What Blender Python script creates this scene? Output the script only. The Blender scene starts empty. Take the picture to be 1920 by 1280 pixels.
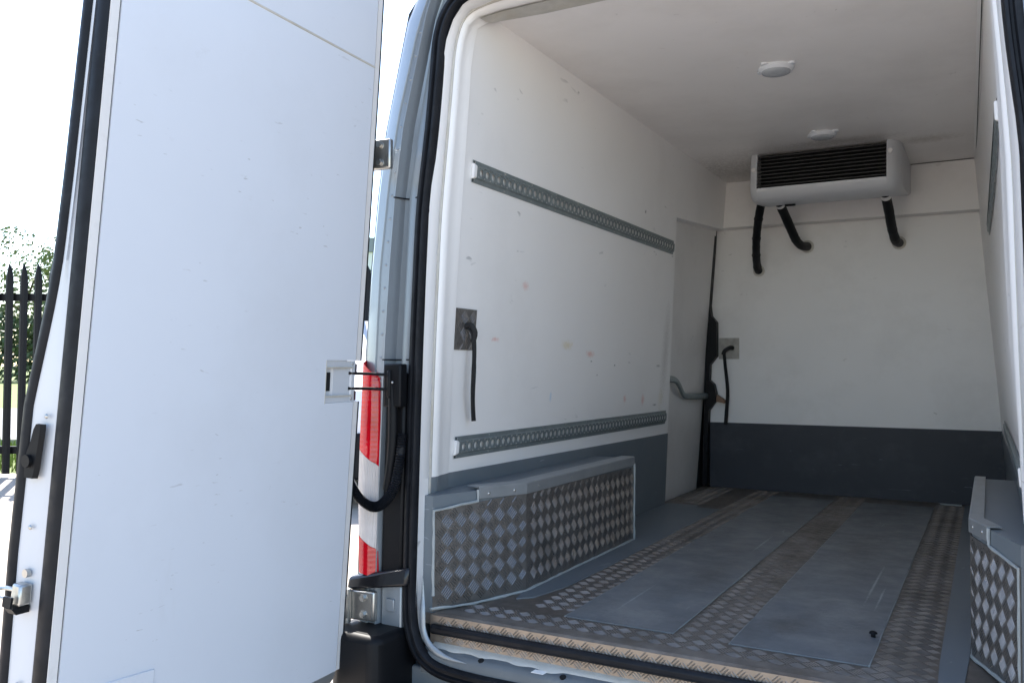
import bpy, bmesh, math, random
from mathutils import Vector, Matrix
R = math.radians
random.seed(7)
sc = bpy.context.scene
col = sc.collection

# ---------------------------------------------------------------- camera
CAM_H = 1.35
yaw, pitch, roll = R(29.088), R(1.7097), R(.2772)
cd = bpy.data.cameras.new('camera'); cam = bpy.data.objects.new('camera', cd); col.objects.link(cam)
F = Vector((-math.sin(yaw)*math.cos(pitch), math.cos(yaw)*math.cos(pitch), math.sin(pitch)))
Rt = Vector((math.cos(yaw), math.sin(yaw), 0)); Up = Rt.cross(F)
R2 = math.cos(roll)*Rt + math.sin(roll)*Up; U2 = -math.sin(roll)*Rt + math.cos(roll)*Up
m = Matrix((R2, U2, -F)).transposed().to_4x4(); m.translation = Vector((0, 0, CAM_H))
cam.matrix_world = m
cd.sensor_width = 36; cd.lens = 1612.67/1920*36; cd.clip_start = .05; cd.clip_end = 2000
sc.camera = cam

# ---------------------------------------------------------------- sky, sun, exposure
SUN_EL = R(52); SUN_AZ = math.atan2(-.79, .61)
w = bpy.data.worlds.new('World'); sc.world = w; w.use_nodes = True
nt = w.node_tree; bg = nt.nodes['Background']
sky = nt.nodes.new('ShaderNodeTexSky'); sky.sky_type = 'NISHITA'; sky.sun_disc = False
sky.sun_elevation = SUN_EL; sky.sun_rotation = SUN_AZ; sky.air_density = 1.0; sky.dust_density = .7
nt.links.new(sky.outputs[0], bg.inputs[0]); bg.inputs[1].default_value = .15
sd = Vector((math.sin(SUN_AZ)*math.cos(SUN_EL), math.cos(SUN_AZ)*math.cos(SUN_EL), math.sin(SUN_EL)))
ld = bpy.data.lights.new('sun', 'SUN'); ld.energy = 4.5; ld.angle = R(.5); ld.color = (1, .95, .88)
sun = bpy.data.objects.new('sun', ld); col.objects.link(sun); sun.rotation_euler = sd.to_track_quat('Z', 'Y').to_euler()
sc.view_settings.view_transform = 'Standard'; sc.view_settings.look = 'None'
sc.view_settings.exposure = 1.62; sc.view_settings.gamma = 1; sc.view_settings.use_curve_mapping = False
sc.cycles.use_denoising = True
sc.cycles.max_bounces = 14; sc.cycles.diffuse_bounces = 12; sc.cycles.glossy_bounces = 5
sc.cycles.sample_clamp_indirect = 12

# ---------------------------------------------------------------- helpers
class MB:
    def __init__(s): s.v = []; s.f = []
    def add(s, pts, faces):
        b = len(s.v); s.v += [tuple(p) for p in pts]; s.f += [tuple(i+b for i in f) for f in faces]; return s
    def poly(s, *pts): return s.add(pts, [tuple(range(len(pts)))])
    def box(s, lo, hi):
        (a, b, c), (d, e, f) = lo, hi
        return s.add([(a,b,c),(d,b,c),(d,e,c),(a,e,c),(a,b,f),(d,b,f),(d,e,f),(a,e,f)],
                     [(0,3,2,1),(4,5,6,7),(0,1,5,4),(1,2,6,5),(2,3,7,6),(3,0,4,7)])
    def hexa(s, p):      # eight corners, bottom loop then top loop
        return s.add(p, [(0,3,2,1),(4,5,6,7),(0,1,5,4),(1,2,6,5),(2,3,7,6),(3,0,4,7)])
    def prism(s, pts, vec):
        n = len(pts); vec = Vector(vec); pts = [Vector(p) for p in pts]
        return s.add(pts+[p+vec for p in pts], [tuple(range(n)), tuple(range(2*n-1, n-1, -1))] +
                     [(i, (i+1) % n, n+(i+1) % n, n+i) for i in range(n)])
    def loft(s, rows, closed=False, ring=False):
        n = len(rows[0]); b = len(s.v); s.v += [tuple(p) for r in rows for p in r]
        m_ = len(rows)
        for i in range(m_ if ring else m_-1):
            for j in range(n if closed else n-1):
                k = (j+1) % n; i2 = (i+1) % m_
                s.f.append((b+i*n+j, b+i*n+k, b+i2*n+k, b+i2*n+j))
        return s
    def cap(s, pts): return s.poly(*pts)
    def tube(s, path, r, n=10, caps=True, flat=1.0):
        path = [Vector(p) for p in path]; rows = []
        rr = r if isinstance(r, (list, tuple)) else [r]*len(path)
        t0 = (path[1]-path[0]).normalized()
        ref = Vector((0,0,1)) if abs(t0.z) < .9 else Vector((1,0,0))
        nx = t0.cross(ref).normalized()
        for i, p in enumerate(path):
            t = (path[min(i+1, len(path)-1)]-path[max(i-1, 0)]).normalized()
            nx = (nx - t*nx.dot(t)).normalized(); ny = t.cross(nx)
            rows.append([p + nx*math.cos(2*math.pi*k/n)*rr[i]*flat + ny*math.sin(2*math.pi*k/n)*rr[i] for k in range(n)])
        s.loft(rows, closed=True)
        if caps: s.cap(rows[0][::-1]); s.cap(rows[-1])
        return s
    def cyl(s, c, axis, r, h, n=16, r2=None):
        c = Vector(c); a = Vector(axis).normalized()
        return s.tube([c-a*h/2, c+a*h/2], [r, r if r2 is None else r2], n)
    def dome(s, c, axis, r, h, n=12, k=3):
        c = Vector(c); a = Vector(axis).normalized()
        path = [c + a*h*math.sin(i/k*math.pi/2) for i in range(k+1)]
        return s.tube(path, [max(r*math.cos(i/k*math.pi/2), r*.04) for i in range(k+1)], n)
    def build(s, name, mat, parent=None, smooth=False, bevel=0, seg=2, angle=40):
        me = bpy.data.meshes.new(name); me.from_pydata(s.v, [], s.f)
        bm = bmesh.new(); bm.from_mesh(me); bmesh.ops.recalc_face_normals(bm, faces=bm.faces); bm.to_mesh(me); bm.free()
        me.materials.append(MAT[mat])
        if smooth or bevel:
            me.polygons.foreach_set('use_smooth', [True]*len(me.polygons))
            me.set_sharp_from_angle(angle=R(angle))
        o = bpy.data.objects.new(name, me); col.objects.link(o)
        if parent is not None:
            o.parent = parent; o.matrix_parent_inverse = base_of(parent).inverted()
        if bevel:
            md = o.modifiers.new('bevel', 'BEVEL'); md.width = bevel; md.segments = seg; md.limit_method = 'ANGLE'; md.angle_limit = R(35)
            md.harden_normals = False
        return o
def base_of(o): return Matrix.Translation(o.location) if o.parent is None else Matrix.Identity(4)
def thing(name, label, cat, loc=(0,0,0), group=None):
    o = bpy.data.objects.new(name, None); col.objects.link(o); o.location = loc; o.empty_display_size = .1
    o['label'] = label; o['category'] = cat
    if group: o['group'] = group
    return o
def tag(o, label, cat, group=None):
    o['label'] = label; o['category'] = cat
    if group: o['group'] = group
    return o
def struct(o): o['kind'] = 'structure'; return o
def stuff(o): o['kind'] = 'stuff'; return o
def lerp(a, b, t): return a+(b-a)*t
def table(tab, z):
    if z <= tab[0][0]: return tab[0][1]
    for (z0, x0), (z1, x1) in zip(tab, tab[1:]):
        if z <= z1: return lerp(x0, x1, (z-z0)/(z1-z0))
    return tab[-1][1]
def smooth_path(pts, k=6):
    pts = [Vector(p) for p in pts]; out = []
    for i in range(len(pts)-1):
        p0, p1, p2, p3 = pts[max(i-1,0)], pts[i], pts[i+1], pts[min(i+2, len(pts)-1)]
        for j in range(k):
            t = j/k
            out.append(.5*((2*p1)+(p2-p0)*t+(2*p0-5*p1+4*p2-p3)*t*t+(3*p1-p0-3*p2+p3)*t**3))
    return out+[pts[-1]]

# ---------------------------------------------------------------- materials
MAT = {}
def mat(name, colr, rough=.5, metal=0, vary=.06, vscale=6, bump=0, bscale=200, coat=0, spec=.5,
        dirt=None, stretch=(1,1,1), smudges=(), rvary=.0, scratch=None, sscale=30, emit=None, trans=0):
    m = bpy.data.materials.new(name); m.use_nodes = True; MAT[name] = m
    n = m.node_tree.nodes; l = m.node_tree.links; b = n['Principled BSDF']
    b.inputs['Roughness'].default_value = rough; b.inputs['Metallic'].default_value = metal
    b.inputs['Coat Weight'].default_value = coat; b.inputs['Coat Roughness'].default_value = .08
    b.inputs['Specular IOR Level'].default_value = spec
    if trans: b.inputs['Transmission Weight'].default_value = trans
    tc = n.new('ShaderNodeTexCoord'); mp = n.new('ShaderNodeMapping'); l.new(tc.outputs['Object'], mp.inputs[0])
    mp.inputs['Scale'].default_value = stretch
    def noise(scale, det=4, rgh=.55, vec=None, dist=0):
        t = n.new('ShaderNodeTexNoise'); t.inputs['Scale'].default_value = scale; t.inputs['Detail'].default_value = det
        t.inputs['Roughness'].default_value = rgh; t.inputs['Distortion'].default_value = dist
        l.new((vec or mp.outputs[0]), t.inputs['Vector']); return t.outputs['Fac']
    def ramp(src, a, b2, c0=0, c1=1):
        t = n.new('ShaderNodeMapRange'); t.inputs['From Min'].default_value = a; t.inputs['From Max'].default_value = b2
        t.inputs['To Min'].default_value = c0; t.inputs['To Max'].default_value = c1; l.new(src, t.inputs[0]); return t.outputs[0]
    def mix(fac, c1, c2):
        t = n.new('ShaderNodeMix'); t.data_type = 'RGBA'
        for sock, v in ((t.inputs['Factor'], fac), (t.inputs['A'], c1), (t.inputs['B'], c2)):
            if isinstance(v, (tuple, list)): sock.default_value = (*v, 1)
            elif isinstance(v, float): sock.default_value = v
            else: l.new(v, sock)
        return t.outputs['Result']
    c = tuple(colr)
    lo = tuple(x*(1-vary) for x in c); hi = tuple(min(1, x*(1+vary)) for x in c)
    out = mix(ramp(noise(vscale, 5), .3, .7), lo, hi)
    for dd in ([] if not dirt else dirt if isinstance(dirt, list) else [dirt]):
        dc, amt, ds, thr = dd[:4]; vec = None
        if len(dd) > 4:
            mq = n.new('ShaderNodeMapping'); l.new(tc.outputs['Object'], mq.inputs[0]); mq.inputs['Scale'].default_value = dd[4]; vec = mq.outputs[0]
        f = ramp(noise(ds, 8, .65, vec), thr, thr+.22, 0, amt); out = mix(f, out, dc)
    if scratch:
        scol, amt, sv = scratch       # sparse stretched specks
        mp2 = n.new('ShaderNodeMapping'); l.new(tc.outputs['Object'], mp2.inputs[0]); mp2.inputs['Scale'].default_value = sv
        f1 = ramp(noise(sscale, 2, .5, mp2.outputs[0], .6), .71, .75, 0, amt)
        f2 = ramp(noise(3.1, 2), .48, .6); t = n.new('ShaderNodeMath'); t.operation = 'MULTIPLY'
        l.new(f1, t.inputs[0]); l.new(f2, t.inputs[1]); out = mix(t.outputs[0], out, scol)
    for (ctr, rad, sc_, amt) in smudges:
        v1 = n.new('ShaderNodeVectorMath'); v1.operation = 'SUBTRACT'; l.new(tc.outputs['Object'], v1.inputs[0]); v1.inputs[1].default_value = ctr
        v2 = n.new('ShaderNodeVectorMath'); v2.operation = 'DIVIDE'; l.new(v1.outputs[0], v2.inputs[0]); v2.inputs[1].default_value = rad
        v3 = n.new('ShaderNodeVectorMath'); v3.operation = 'LENGTH'; l.new(v2.outputs[0], v3.inputs[0])
        g = n.new('ShaderNodeMath'); g.operation = 'MULTIPLY_ADD'; l.new(noise(85, 6, .7), g.inputs[0]); g.inputs[1].default_value = 2.2
        l.new(v3.outputs['Value'], g.inputs[2]); out = mix(ramp(g.outputs[0], 1.2, 2.1, amt, 0), out, sc_)
    l.new(out, b.inputs['Base Color'])
    if rvary:
        l.new(ramp(noise(vscale*2.3, 6, .6), .3, .7, max(.02, rough-rvary), min(1, rough+rvary)), b.inputs['Roughness'])
    if bump:
        bp = n.new('ShaderNodeBump'); bp.inputs['Strength'].default_value = bump; bp.inputs['Distance'].default_value = .002
        l.new(noise(bscale, 3), bp.inputs['Height']); l.new(bp.outputs[0], b.inputs['Normal'])
    if emit: b.inputs['Emission Color'].default_value = (*emit, 1); b.inputs['Emission Strength'].default_value = 1
    return m
GRIME = (.30, .27, .23)
pink, red, yel, blu, blk = (.75,.42,.36), (.72,.33,.26), (.72,.62,.38), (.42,.6,.78), (.06,.06,.06)
wall_marks = [((-1.37,2.61,1.63),(.2,.03,.018),pink,.6), ((-1.42,2.43,1.44),(.2,.035,.009),red,.6), ((-1.41,2.98,1.435),(.2,.06,.022),yel,.6),
    ((-1.41,3.2,1.405),(.2,.05,.016),red,.6), ((-1.42,3.22,1.375),(.2,.012,.004),blk,.9), ((-1.42,3.47,1.36),(.2,.01,.006),blk,.9),
    ((-1.43,2.87,1.24),(.2,.01,.025),blu,.6), ((-1.43,3.62,1.21),(.2,.022,.022),pink,.6), ((-1.43,3.85,1.20),(.2,.025,.03),red,.6),
    ((-1.41,4.03,1.36),(.2,.035,.008),blk,.5), ((-1.43,4.02,1.17),(.2,.03,.006),blk,.7), ((-1.40,4.12,1.42),(.2,.06,.30),GRIME,.35),
    ((-1.36,3.7,2.06),(.2,.012,.01),blk,.8), ((-1.4,4.1,1.2),(.2,.05,.06),yel,.3)]
mat('lining', (.86,.845,.825), .32, vary=.025, vscale=1.3, dirt=(GRIME,.10,1.6,.52), scratch=((.25,.25,.25),.5,(1,.35,1)), smudges=wall_marks, bump=.03, bscale=60)
mat('lining_plain', (.85,.835,.815), .32, vary=.03, vscale=1.5, dirt=(GRIME,.12,1.5,.5), scratch=((.3,.28,.26),.5,(.4,.4,1)), bump=.03, bscale=60)
mat('bulkhead_white', (.775,.755,.735), .36, vary=.03, vscale=1.5, dirt=(GRIME,.16,2.2,.48), scratch=((.35,.33,.3),.45,(.4,1,1)), bump=.03, bscale=60)
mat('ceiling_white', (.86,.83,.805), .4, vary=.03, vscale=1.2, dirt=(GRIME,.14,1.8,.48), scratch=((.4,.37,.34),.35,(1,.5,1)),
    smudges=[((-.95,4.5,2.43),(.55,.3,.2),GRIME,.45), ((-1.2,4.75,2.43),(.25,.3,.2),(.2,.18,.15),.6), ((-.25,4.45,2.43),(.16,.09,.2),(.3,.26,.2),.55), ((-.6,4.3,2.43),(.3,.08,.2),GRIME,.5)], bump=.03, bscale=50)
mat('door_white', (.67,.70,.75), .27, vary=.02, vscale=1.2, bump=.5, bscale=2.2, dirt=[(GRIME,.07,2.2,.52),((.45,.43,.40),.22,5,.62,(1,1.2,.3)),((.35,.33,.3),.35,16,.66,(1,.5,1))], scratch=((.3,.29,.28),.45,(1,.3,1.5)), sscale=80)
mat('paint_white', (.56,.58,.61), .25, vary=.02, coat=.4, dirt=(GRIME,.10,9,.6))
mat('edge_cream', (.74,.72,.70), .45, vary=.04, dirt=(GRIME,.25,14,.56))
mat('sealant', (.52,.50,.45), .55, vary=.10, vscale=25, dirt=((.42,.36,.25),.5,8,.5), bump=.4, bscale=90)
mat('floor_sealant', (.27,.29,.29), .5, vary=.15, vscale=30)
mat('sill_paint', (.13,.145,.155), .5, metal=.1, vary=.1, vscale=8, dirt=((.33,.31,.26),.3,12,.52))
mat('sealant_grey', (.36,.385,.38), .5, vary=.1, vscale=30, bump=.3, bscale=120)
mat('kick_grey', (.155,.178,.195), .42, vary=.06, vscale=3, dirt=((.26,.26,.26),.18,5,.52), scratch=((.4,.42,.44),.6,(.6,.3,2.5)), bump=.05, bscale=90)
mat('kick_dark', (.042,.045,.054), .5, spec=.3, vary=.08, vscale=3, dirt=((.13,.13,.14),.2,5,.52), scratch=((.25,.26,.28),.6,(.3,1,3)), bump=.05, bscale=90)
mat('plank_grey', (.165,.176,.185), .48, vary=.14, vscale=5, dirt=[((.27,.27,.265),.6,7,.47),((.10,.095,.09),.45,3.2,.5,(1.6,.5,1)),((.32,.32,.31),.5,55,.58),((.09,.085,.08),.5,26,.6)], scratch=((.4,.41,.42),.8,(2.2,.25,1)), rvary=.12, bump=.08, bscale=140,
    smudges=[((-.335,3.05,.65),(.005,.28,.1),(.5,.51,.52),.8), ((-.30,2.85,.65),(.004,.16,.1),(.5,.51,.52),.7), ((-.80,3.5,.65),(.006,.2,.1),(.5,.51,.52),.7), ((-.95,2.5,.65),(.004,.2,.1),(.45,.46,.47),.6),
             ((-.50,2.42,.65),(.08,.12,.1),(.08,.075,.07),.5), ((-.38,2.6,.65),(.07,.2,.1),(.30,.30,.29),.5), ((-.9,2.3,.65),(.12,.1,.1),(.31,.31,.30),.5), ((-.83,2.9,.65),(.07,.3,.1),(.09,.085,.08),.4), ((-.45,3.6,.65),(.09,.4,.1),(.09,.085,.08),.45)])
mat('tread', (.27,.255,.24), .42, metal=.75, vary=.12, vscale=14, dirt=((.12,.10,.085),.5,7,.5), rvary=.1)
mat('tread_bright', (.35,.33,.31), .34, metal=.9, vary=.2, vscale=30, dirt=((.16,.14,.12),.6,6,.5), rvary=.12)
mat('tread_floor', (.185,.160,.138), .46, metal=.45, vary=.14, vscale=12, dirt=((.085,.07,.058),.55,6,.48), rvary=.12)
mat('tread_worn', (.29,.26,.235), .42, metal=.5, vary=.25, vscale=22, dirt=((.12,.10,.08),.75,4,.44))
mat('riser', (.31,.255,.205), .42, metal=.6, vary=.12, vscale=25)  # tan base colour has the warm ground reflection painted in
mat('galvanised', (.25,.29,.295), .42, metal=.5, vary=.12, vscale=22, rvary=.08)
mat('alu', (.40,.42,.43), .42, metal=.6, vary=.08, vscale=12)
mat('steel', (.50,.50,.48), .32, metal=.9, vary=.15, vscale=30, dirt=((.16,.13,.10),.5,30,.52))
mat('rubber', (.009,.010,.013), .5, vary=.3, vscale=18, dirt=((.07,.07,.07),.25,11,.58), rvary=.1, spec=.22)
mat('black_plastic', (.006,.0065,.008), .5, vary=.2, vscale=10, spec=.2)
mat('gloss_black', (.010,.010,.012), .25, vary=.1, coat=.25, spec=.3)
mat('strap_black', (.012,.012,.013), .8, vary=.2, vscale=40, bump=.4, bscale=500)
mat('silver', (.28,.31,.335), .36, metal=.4, vary=.04, vscale=4, coat=.5, dirt=((.20,.19,.18),.18,9,.55))
mat('casing', (.58,.59,.61), .42, vary=.02, spec=.5)
mat('grille_black', (.016,.016,.017), .5, vary=.1)
mat('void', (.006,.006,.006), .9)
mat('lamp_rim', (.72,.74,.76), .4)
mat('lamp_lens', (.42,.44,.46), .25, vary=.08, vscale=60, bump=.5, bscale=90)
mat('tan_wood', (.22,.13,.08), .6)
mat('plate_grey', (.36,.34,.31), .5, metal=.3, vary=.2, vscale=30, bump=.4, bscale=70)
mat('red_lens', (.55,.002,.012), .12, vary=.2, vscale=14, coat=.6, bump=0)
mat('clear_lens', (.55,.52,.51), .14, vary=.1, vscale=12, coat=.8)
mat('asphalt', (.42,.36,.30), .85, vary=.12, vscale=2, dirt=((.30,.27,.24),.4,5,.5), bump=.6, bscale=120)
mat('road', (.24,.235,.23), .85, vary=.08, vscale=.6)
mat('turf', (.15,.19,.05), .9, vary=.3, vscale=1.5)
mat('grass', (.19,.25,.055), .8, vary=.35, vscale=4)
mat('leaf', (.14,.175,.05), .6, vary=.45, vscale=.9)
mat('leaf_dark', (.06,.09,.03), .6, vary=.45, vscale=.9)
mat('bark', (.09,.07,.05), .9, vary=.25, vscale=9, bump=.8, bscale=30)
mat('fence_black', (.004,.004,.005), .5, vary=.2, spec=.25)
mat('car_white', (.80,.80,.82), .2, coat=.8, vary=.01)
mat('glass_dark', (.015,.018,.02), .06, vary=.05)
mat('brick', (.34,.18,.12), .8, vary=.15, vscale=3)
mat('clad_white', (.75,.75,.74), .6)
mat('clad_grey', (.22,.24,.26), .5)
mat('kerb', (.36,.35,.33), .85, bump=.4, bscale=60)
for nm, sc3, st in (('red_lens', 55, .14), ('clear_lens', 60, .35)):        # moulded ribs in the lamp lenses
    mm = MAT[nm]; n = mm.node_tree.nodes; l = mm.node_tree.links
    tc = n.new('ShaderNodeTexCoord'); wv = n.new('ShaderNodeTexWave'); wv.inputs['Scale'].default_value = sc3
    wv.bands_direction = 'Z' if nm == 'red_lens' else 'X'
    if nm == 'red_lens': wv.inputs['Scale'].default_value = 22
    bp = n.new('ShaderNodeBump'); bp.inputs['Strength'].default_value = st; bp.inputs['Distance'].default_value = .004
    l.new(tc.outputs['Object'], wv.inputs[0]); l.new(wv.outputs['Fac'], bp.inputs['Height']); l.new(bp.outputs[0], n['Principled BSDF'].inputs['Normal'])

# ================================================================ the setting outside
e1 = Vector((math.cos(yaw), math.sin(yaw), 0)); e2 = Vector((-math.sin(yaw), math.cos(yaw), 0))
def G(a, d, z=0): return e1*a + e2*d + Vector((0,0,z))     # a metres along the fence, d metres towards the road
def strip(name, d0, d1, z, m_, a0=-300, a1=300):
    return struct(MB().poly(G(a0,d0,z), G(a1,d0,z), G(a1,d1,z), G(a0,d1,z)).build(name, m_))
strip('ground', -400, 700, -.02, 'turf', -600, 600)
strip('yard', -60, 10.75, 0, 'asphalt')
strip('grass_verge', 10.75, 14.6, -.004, 'turf')
strip('road', 14.6, 27, -.012, 'road')
kb = MB(); kb.hexa([G(-120,14.45,-.02),G(120,14.45,-.02),G(120,14.6,-.02),G(-120,14.6,-.02),G(-120,14.45,.1),G(120,14.45,.1),G(120,14.6,.1),G(-120,14.6,.1)])
struct(kb.build('kerb', 'kerb'))
gb = MB()
for i in range(9000):
    a = random.uniform(-14, 2); d = random.uniform(10.95, 14.4); p = G(a, d, -.004); h = random.uniform(.06, .22); q = random.uniform(0, 6.28)
    s_ = Vector((math.cos(q), math.sin(q), 0))*.012; lean = Vector((random.uniform(-.05,.05), random.uniform(-.05,.05), h))
    gb.add([p-s_, p+s_, p+lean], [(0,1,2)])
stuff(gb.build('grass', 'grass'))['label'] = 'rough sunlit grass verge behind the black palisade fence'
# palisade fence
fn = thing('palisade_fence', 'black steel palisade fence with pointed pales at the yard edge', 'fence', G(-6, 10.4))
pale = None
NP = 78
for i in range(NP):
    a = -13.2 + i*.1735
    if pale is None:
        mb = MB(); wv_ = .05; dp_ = .012; z1 = 2.36
        for s_ in (-1, 1):
            pts = [(0, .03), (s_*wv_, .045)]
        rows = []
        for z in (.04, z1+.03, 2.50, 2.57):
            k = 1 if z <= z1+.03 else (.62 if z < 2.51 else .04)
            rows.append([e1*x*k + e2*y + Vector((0,0,z)) for x, y in ((-wv_, -.008), (-.018, -.03), (.018, -.03), (wv_, -.008), (.016, -.018), (-.016, -.018))])
        mb.loft(rows, closed=True); mb.cap(rows[0]); mb.cap(rows[-1])
        pale = mb.build('pale', 'fence_black', fn); pale.matrix_parent_inverse = Matrix.Identity(4); first = True
        o = pale
    else:
        o = pale.copy(); col.objects.link(o); o.parent = fn
    o.location = e1*(a+6) + e2*0
for z in (.32, 2.17):
    mb = MB(); mb.hexa([G(-13.3,10.43,z-.045),G(.4,10.43,z-.045),G(.4,10.48,z-.045),G(-13.3,10.48,z-.045),G(-13.3,10.43,z+.045),G(.4,10.43,z+.045),G(.4,10.48,z+.045),G(-13.3,10.48,z+.045)])
    mb.build('rail', 'fence_black', fn)
for a in (-12.7, -9.95, -7.2, -4.45, -1.7):
    mb = MB(); mb.hexa([G(a,10.49,0),G(a+.1,10.49,0),G(a+.1,10.58,0),G(a,10.58,0),G(a,10.49,2.4),G(a+.1,10.49,2.4),G(a+.1,10.58,2.4),G(a,10.58,2.4)])
    mb.build('post', 'fence_black', fn)
def tree(a, d, h, rad, label, leafm='leaf', n=2600, size=.22, grp='trees across the road'):
    a, d, h, rad, size = a*2.3, d*2.3, h*2.3, rad*2.3, size*1.9
    b = G(a, d); t = thing('tree', label, 'tree', b, grp)
    mb = MB(); mb.tube([b, b+Vector((.1,.05,h*.3)), b+Vector((0,.1,h*.7))], [h*.028, h*.02, h*.006], 8)
    for k in range(6):
        q = k*1.05+a; z0 = h*(.22+.06*k); e = Vector((math.cos(q)*rad*.7, math.sin(q)*rad*.7, h*(.4+.07*k)))
        mb.tube([b+Vector((.05,.05,z0)), b+e*.55+Vector((0,0,z0*.4)), b+e], [h*.012, h*.008, h*.003], 6)
    mb.build('trunk', 'bark', t, smooth=True)
    cl = []
    for k in range(26):
        q = random.uniform(0, 6.28); zz = random.uniform(.18, .95); rr = rad*math.sqrt(random.random())*math.sin(math.pi*min(1, max(.08, zz*.9)))**.6
        cl.append((Vector((math.cos(q)*rr, math.sin(q)*rr, zz*h)), random.uniform(.24, .42)*rad))
    mb = MB()
    for i in range(n):
        c, r = random.choice(cl); v = Vector((random.gauss(0,1), random.gauss(0,1), random.gauss(0,1))).normalized()*r*random.uniform(.35, 1.05)**.6
        p = b+c+v; u = Vector((random.gauss(0,1), random.gauss(0,1), random.gauss(0,.6))).normalized(); x = u.orthogonal().normalized(); y = u.cross(x)
        s_ = size*random.uniform(.6, 1.4)
        mb.add([p-x*s_*.5, p+y*s_*.32, p+x*s_*.5, p-y*s_*.32], [(0,1,2,3)])
    mb.build('crown', leafm, t); return t
tree(-15.2, 30.5, 5.0, 2.2, 'light green bushy tree leftmost above the fence pales', size=.17, n=3600)
tree(-18.8, 33, 5.6, 2.7, 'loose young tree behind the hedge at far left edge', size=.17, n=3000)
tree(-13.0, 32, 4.3, 2.0, 'small rounded tree nearest the open white door behind fence', size=.16, n=2600)
tree(-7.6, 30, 3.7, 2.4, 'yellow green tree seen in the slit between door and tail lamp', size=.2, n=5200)
tree(-4.2, 33, 4.3, 2.4, 'dark green tree hidden mostly behind the van pillar', 'leaf_dark', size=.2, n=3000)
hb = MB()
for i in range(16000):
    a = random.uniform(-60, -5); d = random.gauss(67, 1.2); z = 5.6*random.random()**.75*(1+.12*math.sin(a*.7)+.07*math.sin(a*2.1)); p = G(a, d, z)
    u = Vector((random.gauss(0,1), random.gauss(0,1), random.gauss(0,.6))).normalized(); x = u.orthogonal().normalized(); y = u.cross(x); s_ = random.uniform(.25, .6)
    hb.add([p-x*s_*.5, p+y*s_*.32, p+x*s_*.5, p-y*s_*.32], [(0,1,2,3)])
stuff(hb.build('hedge', 'leaf_dark'))['label'] = 'dark dense hedge running along the far side of the road'
# a plain unit far across the road
GW = lambda a, d, z=0: G(a*2.2, d*2.2, z*2.2)
bl = thing('warehouse', 'white clad warehouse with grey fascia far behind the trees', 'building', GW(-9, 60))
mb = MB(); mb.hexa([GW(-16,60,0),GW(12,60,0),GW(12,76,0),GW(-16,76,0),GW(-16,60,8.6),GW(12,60,8.6),GW(12,76,8.6),GW(-16,76,8.6)]); mb.build('wall', 'clad_white', bl)
mb = MB(); mb.hexa([GW(-16.2,59.8,8.6),GW(12.2,59.8,8.6),GW(12.2,76.2,8.6),GW(-16.2,76.2,8.6),GW(-16.2,59.8,9.6),GW(12.2,59.8,9.6),GW(12.2,76.2,9.6),GW(-16.2,76.2,9.6)]); mb.build('fascia', 'clad_grey', bl)
for k in range(4):
    a = -14+k*6.5; mb = MB(); mb.hexa([GW(a,59.92,0),GW(a+4,59.92,0),GW(a+4,59.98,0),GW(a,59.98,0),GW(a,59.92,4.5),GW(a+4,59.92,4.5),GW(a+4,59.98,4.5),GW(a,59.98,4.5)]); mb.build('shutter_door', 'clad_grey', bl)

# parked white hatchback on the yard, seen in the slit between door and lamp
def car(loc, ang):
    t = thing('parked_car', 'white hatchback parked on the sunny yard beyond the tail lamp', 'car', loc)
    Mx = Matrix.Translation(loc) @ Matrix.Rotation(ang, 4, 'Z')
    X = lambda x, y, z: Mx @ Vector((x, y, z*(1.0 if z < .35 else 1.28)))
    st = [(-1.95,.72,.35,.62,.72),(-1.9,.80,.28,.75,.86),(-1.35,.84,.24,.88,1.0),(-.75,.86,.22,.92,1.08),(-.1,.86,.22,.93,1.46),(.9,.86,.22,.94,1.47),(1.6,.84,.24,.95,1.30),(1.9,.80,.30,.80,.98),(1.98,.70,.38,.70,.80)]
    mb = MB(); rows = []
    for y, wd, zb, zm, zt in st:
        cab = zt-zm > .25; k = .74 if cab else .9
        half = [(wd*.92, zb), (wd, zb+.15), (wd, zm-.08), (wd*.965, zm), (wd*(.5*(1+k)), zm+(zt-zm)*.5), (wd*k, zt-.05), (wd*k*.7, zt), (0, zt+.012)]
        rows.append([X(x, y, z) for x, z in half]+[X(-x, y, z) for x, z in half[-2::-1]])
    mb.loft(rows); mb.cap(rows[0]); mb.cap(rows[-1]); mb.build('body', 'car_white', t, smooth=True)
    for sx in (-1, 1):
        mb = MB(); mb.poly(X(sx*.846,-.35,.97), X(sx*.846,1.35,.99), X(sx*.73,1.1,1.36), X(sx*.72,0,1.38)); mb.build('side_window', 'glass_dark', t)
        for y in (-1.25, 1.25):
            mb = MB(); mb.tube([X(sx*.66,y,.31), X(sx*.88,y,.31)], .31, 24); wh = mb.build('wheel', 'rubber', t, smooth=True)
            mb = MB(); mb.tube([X(sx*.86,y,.31), X(sx*.89,y,.31)], .2, 20); mb.build('rim', 'alu', wh)
        mb = MB(); mb.prism([X(sx*.45,-1.955,.66), X(sx*.72,-1.90,.68), X(sx*.74,-1.90,.80), X(sx*.5,-1.945,.78)], Mx.to_3x3() @ Vector((0,-.03,0))); mb.build('headlight', 'clear_lens', t)
    mb = MB(); mb.poly(X(-.66,-.72,1.09), X(.66,-.72,1.09), X(.55,-.14,1.44), X(-.55,-.14,1.44)); mb.build('windscreen', 'glass_dark', t)
    mb = MB(); mb.box((0,0,0),(0,0,0)); mb = MB(); mb.hexa([X(-.78,-2.02,.28),X(.78,-2.02,.28),X(.8,-1.86,.28),X(-.8,-1.86,.28),X(-.74,-2.0,.56),X(.74,-2.0,.56),X(.78,-1.86,.56),X(-.78,-1.86,.56)]); mb.build('bumper', 'black_plastic', t, bevel=.03)
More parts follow.
